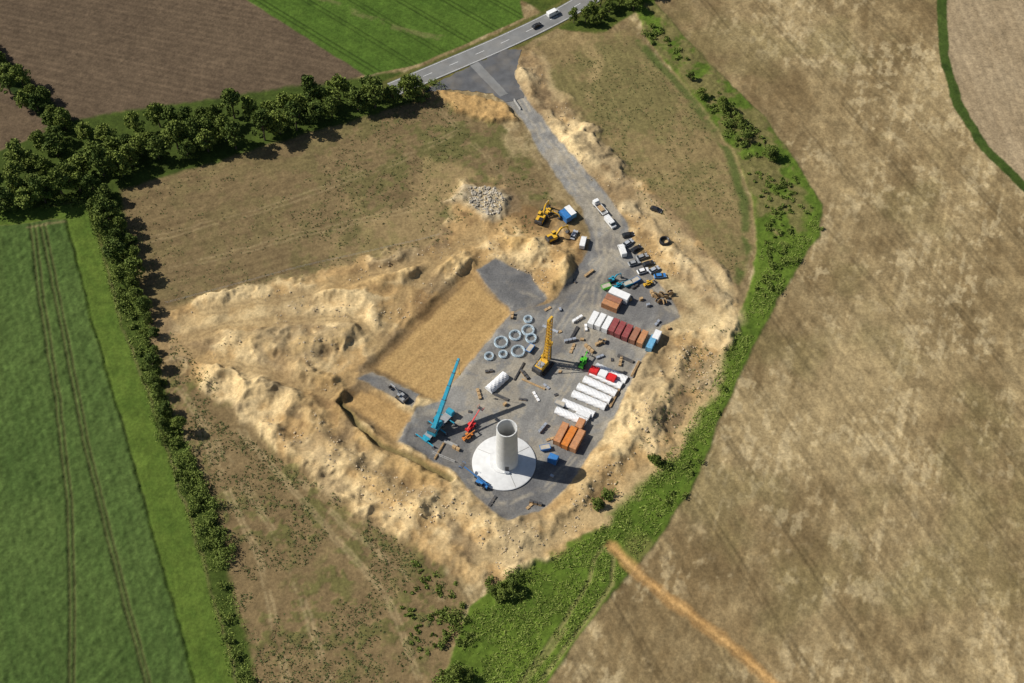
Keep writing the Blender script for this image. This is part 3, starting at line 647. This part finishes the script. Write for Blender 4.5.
def adir(u,v): return ANG((u,v),(u+9,v-17)), ANG((u,v),(u+20,v+8.5))
aL,aW=adir(620,330)
container("office_container",619,298,aW,white,7.5,3.0,2.8,True,white)
container("storage_container",610,308,aW,rust,6.06); container("storage_container",613,303,aW,brown,6.06)
for (u,v,m) in ((593,322,white),(600,324,white),(607,327,white),(613.5,329,maroon),(620,332,maroon),(627,335,maroon),(634.5,338,brown),(642,341,rust),(651,347,cblue)):
    container("storage_container",u,v,aL,m,6.06,2.25)
container("storage_container",656,340,aL,white,4)
aL2,aW2=adir(570,440)
for k,(u,v) in enumerate(((561,436),(569,440),(577,443))): container("storage_container",u,v,aL2,rust if k!=1 else orange,8.2)
container("storage_container",553,461,aW2,blue,3.2); container("storage_container",580,427,aL2,rust,4)
container("storage_container",565,219,ANG((560,212),(571,224)),blue,4.8,2.4); container("office_container",570,215,ANG((560,212),(571,224)),cblue,4.8,2.4,2.6,True,white)
def half_shell(u,v,ang,L=12.5,r=1.5,m=tarp,hs=1.25):
    b=MB(); n=12; vs=[];fs=[]; secn=12; ph=rng.random()*6
    for k in range(secn+1):
        x=-L/2+L*k/secn
        for i in range(n+1):
            t=math.pi*i/n; wob=1+0.05*math.sin(k*2.3+i*1.7+ph)
            vs.append((x,math.cos(t)*r*wob,0.25+math.sin(t)**.8*hs*wob))
    for k in range(secn):
        for i in range(n): a=k*(n+1)+i; fs.append((a,a+1,a+n+2,a+n+1))
    fs.append(tuple(range(n+1))); fs.append(tuple(range(secn*(n+1),(secn+1)*(n+1)))[::-1]); b.add(vs,fs,m)
    for x in (-L*.35,0,L*.35): b.box((x,0,.12),(.25,2*r+.4,.24),wood)
    for k in range(4): x=-L*.36+k*L*.24; b.beam((x,r+.03,.25),(x,-r-.03,.25),.06,.06,steel)
    return b.obj("precast_half_shell",at(u,v),ang+rng.normal()*.02)
aL3,aW3=adir(600,395)
for u,v,L in ((571,417,11.5),(578,409,12),(589,401,12.5),(594,394,12.5),(600,387,12.5),(606,380,12)): half_shell(u,v,aW3,L,r=1.4)
half_shell(611,374,aW3,12,m=white); half_shell(497,384,ANG((490,390),(508,374)),8.6,1.7,hs=2.0)
container("storage_container",583,416,aW3,white,5,2,1.6)
b=MB()
for i in range(3): b.box((-3.4+i*3.3,0,1.2),(3.1,3.0,2.3),(red,white,red)[i],top=(.96,.9)); b.box((-3.4+i*3.3,0,2.42),(2.8,2.5,.12),(red,white,red)[i])
b.obj("tarpaulin_covered_pallets",at(603,377),aW3)
def ring(u,v,r,hh=0.9):
    b=MB(); n=28
    for z,rr in ((.15,r),(.15,r-.35),(hh*.5,r),(hh,r),(hh,r-.35)):
        for i in range(n):
            a,c=2*math.pi*i/n,2*math.pi*(i+1)/n
            b.cyl((math.cos(a)*rr,math.sin(a)*rr,z),(math.cos(c)*rr,math.sin(c)*rr,z),.08,rebar,n=5,cap=False)
    for i in range(n): a=2*math.pi*i/n; b.cyl((math.cos(a)*r,math.sin(a)*r,0),(math.cos(a)*r,math.sin(a)*r,hh),.05,rebar,n=4); b.beam((math.cos(a)*r,math.sin(a)*r,hh),(math.cos(a)*(r-.35),math.sin(a)*(r-.35),hh),.06,.06,galv)
    o=b.obj("rebar_ring",at(u,v),rng.random()*6); 
for u,v,r in ((528,331,2.2),(515,336,2.1),(531,339,1.9),(501,343,2.4),(518,352,2.4),(489,357,1.6),(503,355,1.5),(528,320,1.5)): ring(u,v,r)
# ------------------------------------------------------------------ vehicles
def car(name,u,v,ang,m,kind="car"):
    b=MB(); x,y,z=at(u,v)
    if kind=="car":
        Wd=.9
        b.prism([(-2.2,.35),(-2.27,.75),(-2.1,.98),(-1.2,1.0),(1.0,.98),(2.0,.85),(2.25,.65),(2.2,.35)],-Wd,Wd,m)
        cab=[(-1.95,.97),(1.15,.97),(.45,1.48),(-1.5,1.5)]; vs=[(p,-.84 if q<1.2 else -.66,q) for p,q in cab]+[(p,.84 if q<1.2 else .66,q) for p,q in cab]
        b.add(vs,[(0,1,2,3),(7,6,5,4),(0,4,5,1),(1,5,6,2),(3,2,6,7),(0,3,7,4)],glass); b.box((-.5,0,1.52),(1.85,1.28,.06),m)
        wx=(-1.35,1.35); wr=.33
    elif kind=="van":
        b.prism([(-2.8,.4),(-2.85,2.2),(-2.7,2.4),(1.3,2.4),(1.6,2.25),(2.15,1.35),(2.75,1.1),(2.8,.4)],-.97,.97,m)
        b.add([(1.62,-.85,2.2),(2.14,-.9,1.4),(2.14,.9,1.4),(1.62,.85,2.2)],[(0,1,2,3)],glass,Matrix.Translation((.05,0,.05)))
        for sy in (-1,1): b.box((1.2,sy*.98,1.75),(1.0,.05,.6),glass)
        for i in range(5): b.box((-2.3+i*.75,0,2.42),(.06,1.7,.05),m)
        wx=(-1.8,1.8); wr=.36
    else:
        b.box((0,0,.75),(7.4,1.0,.3),steel); b.box((2.9,0,1.7),(1.7,2.3,1.9),m,top=(.85,.92)); b.box((3.62,0,2.0),(.35,1.95,.8),glass,top=(.6,.95))
        b.box((2.8,0,2.72),(1.2,1.9,.15),m); b.box((-.9,0,1.1),(5.4,2.35,.2),grey)
        for sy in (-1,1): b.box((-.9,sy*1.15,1.45),(5.4,.08,.5),m)
        b.box((-3.58,0,1.45),(.08,2.2,.5),m); b.box((1.8,0,1.7),(.08,2.2,1.0),m); b.box((-.6,0,1.5),(2.8,1.6,.6),wood)
        wx=(-2.3,-1.2,2.6); wr=.48
    for xx in wx:
        for sy in (-1,1): b.wheel(xx,sy*(.82 if kind!="t" else 1.0),wr,.25,rubber,hub)
    for sy in (-1,1): b.box((2.2 if kind=="car" else (2.78 if kind=="van" else 3.78),sy*.65,.75 if kind=="car" else .9),(.12,.35,.16),white)
    b.obj(name,(x,y,z),ang)
ar=ANG((590,200),(612,226))
car("flatbed_truck",600,210,ar+math.pi,white,"t"); car("parked_van",610,224,ar,white,"van"); car("parked_van",583,244,ANG((583,248),(586,236)),white,"van"); car("parked_car",574,236,1.2,silver)
x=ANG((520,36),(560,16))
car("passing_car",537,27,x,black); car("passing_van",553,15,x,white,"van")
for nm in ("passing_car","passing_van"): bpy.data.objects[nm].location.z=0.2
cols=[black,silver,black,grey,black,silver,blue,grey,white]
for k,(u,v) in enumerate(((628,236),(628,244),(636,250),(642,258),(648,265),(654,271),(660,277),(634,264),(643,272))): car("parked_car",u,v,ANG((628,240),(640,235))+rng.normal()*.15,cols[k])
car("parked_car",656,211,ANG((640,205),(660,212)),black); car("parked_van",622,252,1.8,white,"van")
def tracks(b,L,W,wd,h,m):
    for sy in (-1,1):
        r=h/2; prof=[]
        for i in range(7): t=math.pi/2+math.pi*i/6; prof.append((-L/2+r+math.cos(t)*r,r+math.sin(t)*r))
        for i in range(7): t=-math.pi/2+math.pi*i/6; prof.append((L/2-r+math.cos(t)*r,r+math.sin(t)*r))
        b.prism(prof,sy*W/2-wd/2,sy*W/2+wd/2,m)
        k=int(L/.35)
        for i in range(k): b.box((-L/2+.4+i*(L-.8)/(k-1),sy*W/2,h+.02),(.12,wd+.04,.05),steel)
def excavator(u,v,ang,m=yellow,sc=1.0,reach=0.0):
    b=MB(); tracks(b,4.4,2.6,.6,.95,rubber); b.box((0,0,.75),(2.2,2.0,.4),steel); b.cyl((0,0,.9),(0,0,1.15),.8,steel)
    b.box((-.6,0,1.75),(3.4,2.6,1.15),m,top=(.96,.94)); b.box((-2.35,0,1.7),(.7,2.6,1.25),steel,top=(.8,.95)); b.box((-1.3,-.5,2.4),(1.5,1.4,.2),black)
    b.box((.75,.8,2.25),(1.55,1.0,1.7),glass,top=(.85,.9)); b.box((.7,.8,3.14),(1.4,.95,.1),m)
    p0=(1.0,-.1,1.9);p1=(3.2+reach*.3,-.1,4.6-reach);p2=(5.6+reach,-.1,4.3-reach*1.2);p3=(6.2+reach,-.1,1.7)
    b.beam(p0,p1,.5,.55,m,.5,.8); b.beam(p1,p2,.5,.8,m,.4,.5); b.beam(p2,p3,.4,.65,m,.35,.35)
    b.cyl((1.3,-.4,1.7),(3.0,-.4,4.0-reach*.8),.1,galv,n=6); b.cyl((3.6,-.1,5.1-reach),(5.2+reach*.8,-.1,4.9-reach),.09,galv,n=6)
    b.prism([(p3[0]-.1,1.9),(p3[0]+.45,1.5),(p3[0]+.3,.6),(p3[0]-.5,.4),(p3[0]-1.1,.9),(p3[0]-.5,1.0)],-.7,.5,steel)
    b.obj("excavator",at(u,v),ang,sc)
excavator(541,221,ANG((541,218),(549,204)),sc=1.1); excavator(553,240,ANG((553,240),(566,234)),sc=1.05); excavator(547,214,ANG((547,214),(560,220)),sc=.8,reach=.8)
excavator(402,399,ANG((402,399),(394,392)),m=grey,sc=.9,reach=.6)
excavator(612,281,ANG((612,281),(625,276)),m=teal,sc=.6)
def telehandler(name,u,v,ang,m,ext=6,elev=12,sc=1.0,basket=False):
    b=MB(); b.box((0,0,.95),(4.6,1.5,.55),m,top=(.95,.95)); b.box((-2.1,0,1.35),(.8,1.7,.8),m,top=(.8,.9))
    for xx in (-1.5,1.55):
        for sy in (-1,1): b.wheel(xx,sy*1.0,.62,.45,rubber,hub); b.box((xx,sy*1.0,1.36),(1.2,.5,.06),black)
    b.box((-.1,.62,1.9),(1.5,.85,1.3),glass,top=(.8,.9)); b.box((-.1,.62,2.6),(1.25,.8,.08),m); b.box((-.2,-.75,1.35),(1.6,.6,.6),m)
    e=rad(elev); p0=Vector((-2.0,-.1,2.0)); d=Vector((math.cos(e),0,math.sin(e))); b.beam(p0,p0+d*ext*.6,.42,.5,m); b.beam(p0+d*ext*.58,p0+d*ext,.3,.36,m)
    q=p0+d*ext
    if basket:
        b.box(q+Vector((.8,0,-.3)),(1.2,2.2,.1),steel)
        for sx in (.2,1.4):
            for sy in (-1,1): b.cyl(q+Vector((sx,sy*1.1,-.3)),q+Vector((sx,sy*1.1,.8)),.05,m,n=5)
        for sy in (-1,1): b.beam(q+Vector((.2,sy*1.1,.8)),q+Vector((1.4,sy*1.1,.8)),.07,.07,m)
    else:
        b.beam(q,q+Vector((.4,0,-1.3)),.4,.3,steel); b.box(q+Vector((.5,0,-1.3)),(.12,1.4,.7),steel)
        for sy in (-.4,.4): b.box(q+Vector((1.1,sy,-1.6)),(1.2,.14,.08),steel)
    b.obj(name,at(u,v),ang,sc)
telehandler("telehandler",583,364,ANG((583,364),(588,353)),green,5.4,8,1.05)
telehandler("boom_lift",482,485,ANG((482,484),(462,472)),blue,9.5,18,1.0,True)
telehandler("boom_lift",471,428,ANG((471,428),(482,416)),red,8,30,.95,True)
telehandler("telehandler",468,438,ANG((468,438),(480,430)),orange,5.5,5,.85)
telehandler("telehandler",618,287,ANG((618,287),(632,280)),teal,5,5,.7)
telehandler("telehandler",648,285,.5,yellow,5,5,.75)
def mobile_crane():
    cx,cy,cz=at(438,428); ang=ANG((425,440),(452,412)); b=MB()
    b.box((0,0,1.25),(14.5,2.3,.6),teal,top=(1,.95)); b.box((0,0,1.62),(11,2.7,.14),grey)
    b.box((6.6,0,1.9),(2.0,2.7,1.8),teal,top=(.8,.92)); b.box((7.35,0,2.2),(.5,2.3,.8),glass,top=(.6,.95)); b.box((6.4,0,2.84),(1.4,2.2,.08),teal)
    for xx in (-5.6,-3.9,-2.2,1.6,3.4,5.2):
        for sy in (-1,1): b.wheel(xx,sy*1.1,.68,.5,rubber,hub); b.box((xx,sy*1.15,1.47),(1.3,.5,.06),teal)
    for xx in (-6.9,-.4,4.3):
        for sy in (-1,1): 
            b.beam((xx,sy*1.0,1.1),(xx,sy*3.9,1.1),.35,.35,teal); b.cyl((xx,sy*3.9,.1),(xx,sy*3.9,1.4),.14,galv,n=8); b.cyl((xx,sy*3.9,.02),(xx,sy*3.9,.16),.65,steel,n=10)
    tip=Vector((*G(460,394),20.5)); base=Vector((cx,cy,cz))
    loc=Matrix.Rotation(-ang,4,'Z')@(tip-base); hd=math.atan2(loc.y,loc.x)
    R=Matrix.Rotation(hd,4,'Z')
    def P(x,y,z): return tuple(R@Vector((x,y,z)))
    b.cyl((0,0,1.6),(0,0,2.1),1.2,steel,n=18); b.box((0,0,0),(4.6,2.5,1.5),teal,M=R@Matrix.Translation((-.9,0,2.8)),top=(.95,.9)); b.box((0,0,0),(1.5,3.2,1.9),teal,M=R@Matrix.Translation((-3.8,0,2.9)),top=(.9,.95))
    b.box((0,0,0),(1.4,3.0,.5),steel,M=R@Matrix.Translation((-3.8,0,4.1)))
    b.box((0,0,0),(1.9,.95,1.7),glass,M=R@Matrix.Translation((1.2,1.45,2.9)),top=(.8,.9)); b.box((0,0,0),(1.6,.9,.1),teal,M=R@Matrix.Translation((1.2,1.45,3.8)))
    p0=Vector(P(-2.2,0,3.6)); d_=loc-p0; L=d_.length; d_.normalize()
    for a,c,w0 in ((0,.42,1.3),(.40,.63,1.12),(.61,.82,.95),(.80,1.0,.8)): b.beam(p0+d_*L*a,p0+d_*L*c,w0,w0*1.15,teal); b.beam(p0+d_*(L*c-.2),p0+d_*L*c,w0+.12,w0*1.15+.12,steel)
    b.cyl(P(1.0,0,2.6),p0+d_*L*.32,.22,galv,n=8)
    b.beam(loc-d_*.3,loc+d_*.9+Vector((0,0,-.3)),.7,1.0,teal); h=loc+d_*.8
    for o in (-.12,.12): b.cyl(h+Vector((o,0,0)),h+Vector((o,0,-9)),.035,steel,n=4)
    b.box(h+Vector((0,0,-9.4)),(.5,.4,.9),yellow); b.cyl(h+Vector((0,0,-10.3)),h+Vector((0,0,-9.8)),.1,steel,n=6)
    b.obj("mobile_crane",(cx,cy,cz),ang)
mobile_crane()
def crawler_crane():
    cx,cy,cz=at(543,367); b=MB(); tracks(b,6.4,4.4,.9,1.2,rubber); b.box((0,0,1.0),(3,3.8,.5),steel); b.cyl((0,0,1.2),(0,0,1.6),1.2,steel,n=16)
    b.box((-1.2,0,2.5),(5.2,3.0,1.8),yellow,top=(.97,.93)); b.box((-3.9,0,2.5),(1.2,3.6,2.0),steel,top=(.9,.95)); b.box((-1.6,0,3.5),(2.4,2.2,.25),grey)
    b.box((1.9,1.3,2.7),(1.7,1.1,2.0),glass,top=(.85,.9)); b.box((1.9,1.3,3.76),(1.5,1.05,.1),yellow)
    b.lattice((1.8,-.2,2.2),(3.2,-.2,24.5),1.7,1.2,14,yellow,.15); b.beam((1.9,-.2,2.2),(3.1,-.2,24.3),.7,.5,yellow)
    b.box((3.3,-.2,24.9),(2.6,.9,.9),yellow,top=(.8,.8)); b.cyl((-2.6,-.2,3.4),(2.6,-.2,17),.14,yellow,n=6); b.cyl((-2.6,.6,3.4),(-2.6,.6,6.5),.12,yellow,n=6)
    b.cyl((4.3,-.2,24.4),(4.3,-.2,3),.06,steel,n=5); b.cyl((4.3,-.2,.3),(4.3,-.2,9),.38,steel,n=10); b.box((4.0,-.2,9.5),(1.4,1.2,1.6),yellow)
    b.obj("drilling_rig",(cx,cy,cz),ANG((543,367),(552,356)))
crawler_crane()
# ------------------------------------------------------------------ small site items
def pallet_stack(name,u,v,m,n=2,k=3):
    b=MB()
    for i in range(n):
        for j in range(k): b.box((i*1.5,0,.2+j*.42),(1.2+.1*rng.random(),.9,.3),m,rot=(0,0,rng.normal()*.05)); b.box((i*1.5,0,.03+j*.42),(1.2,1.0,.08),wood)
    b.obj(name,at(u,v),rng.random()*3)
for u,v,m in ((560,332,wood),(566,342,galv),(571,352,wood),(505,405,wood),(487,372,steel),(480,398,wood),(548,388,galv),(556,395,steel),(592,352,wood),(598,358,galv),(560,372,wood),(527,378,steel),(512,318,wood),(641,300,wood),(648,306,galv),(630,300,wood),(633,288,steel),(620,365,wood),(612,360,steel),(458,450,wood),(548,440,wood),(540,432,galv),(604,343,steel),(582,340,wood),(653,296,wood),(656,325,galv),(597,345,wood),(668,330,wood),(575,282,steel),(586,276,wood),(560,310,galv),(470,412,steel),(540,505,steel),(528,508,wood),(552,476,galv),(490,505,steel),(546,310,wood),(574,322,tarp),(586,330,tarp),(538,400,tarp),(525,400,steel)): pallet_stack("material_stack",u,v,m,int(rng.integers(1,4)),int(rng.integers(1,4)))
def pipes(u,v,ang,n,L,r,m,name="pipe_bundle"):
    b=MB()
    for i in range(n):
        row=0 if i<(n+1)//2 else 1; k=i if row==0 else i-(n+1)//2
        b.cyl((-L/2+rng.normal()*.1,k*2*r*1.05+row*r,r+row*r*1.75+.1),(L/2,k*2*r*1.05+row*r,r+row*r*1.75+.1),r,m,n=8)
    for x in (-L*.3,L*.3): b.box((x,n*r*.5,.05),(.15,n*r*1.3,.1),wood)
    b.obj(name,at(u,v),ang)
pipes(575,335,aL,9,7,.12,steel); pipes(550,330,aW,7,6,.12,galv); pipes(500,398,aW,9,6,.11,steel); pipes(520,372,aL,6,8,.1,steel); pipes(533,385,aW,5,9,.12,wood,"timber_bundle"); pipes(625,360,aW,5,6,.2,steel); pipes(636,372,aL3,7,7,.12,wood,"timber_bundle"); pipes(616,398,aL3,6,9,.12,wood,"timber_bundle"); pipes(440,452,aL,4,7,.15,wood,"timber_bundle"); pipes(450,445,aW,8,5,.12,dconc)
def drum(u,v,r,ang):
    b=MB(); 
    for y in (-.55,.45): b.cyl((0,y,r),(0,y+.1,r),r,wood,n=18)
    b.cyl((0,-.45,r),(0,.45,r),r*.6,black,n=14); b.obj("cable_drum",at(u,v),ang)
for i,(u,v) in enumerate(((655,297),(661,296),(666,298),(658,302),(664,303),(670,295))): drum(u,v,1.05,rng.random()*3)
b=MB()
for k in range(3):
    for i in range(24):
        a,c=2*math.pi*i/24,2*math.pi*(i+1)/24; b.cyl((math.cos(a)*1.7,math.sin(a)*1.7,.3+k*.45),(math.cos(c)*1.7,math.sin(c)*1.7,.3+k*.45),.28,black,n=7,cap=False)
b.obj("coiled_cable_duct",at(664,245))
def barrier(u,v,ang,n):
    b=MB()
    for i in range(n): b.prism([(-.3,0),(.3,0),(.12,.35),(.1,.85),(-.1,.85),(-.12,.35)],i*2.1,i*2.1+2.0,dconc)
    b.obj("concrete_barrier",at(u,v),ang)
barrier(514,100,ANG((510,100),(522,118))-math.pi/2,3); barrier(455,462,aL,4)
def skip(u,v,ang,m):
    b=MB(); b.prism([(-1.8,1.4),(-1.2,.1),(1.2,.1),(1.8,1.4)],-.9,.9,m); b.box((0,0,1.38),(3.2,1.6,.1),rockm); 
    for sy in (-1,1): b.beam((-1.85,sy*.92,1.42),(1.85,sy*.92,1.42),.1,.1,m)
    b.obj("waste_skip",at(u,v),ang)
skip(628,285,.4,teal); skip(635,282,.6,blue); skip(606,288,.4,green); skip(545,449,.2,blue); skip(560,405,aW3,grey); skip(530,350,1.,blue)
def fence(px):
    P=smooth(GP(px),4); b=MB()
    for i in range(len(P)-1):
        a,c=P[i],P[i+1]; L=math.hypot(c[0]-a[0],c[1]-a[1]); n=max(1,int(L/4))
        for k in range(n):
            t=k/n; x,y=a[0]+(c[0]-a[0])*t,a[1]+(c[1]-a[1])*t; z=hz(x,y); b.cyl((x,y,z),(x,y,z+1.3),.07,wood,n=5)
            t2=(k+1)/n; x2,y2=a[0]+(c[0]-a[0])*t2,a[1]+(c[1]-a[1])*t2; z2=hz(x2,y2)
            for h in (.6,1.15): b.beam((x,y,z+h),(x2,y2,z2+h),.03,.03,galv)
    b.obj("wire_fence")
fence([(165,304),(230,287),(300,268),(380,250),(440,236)])
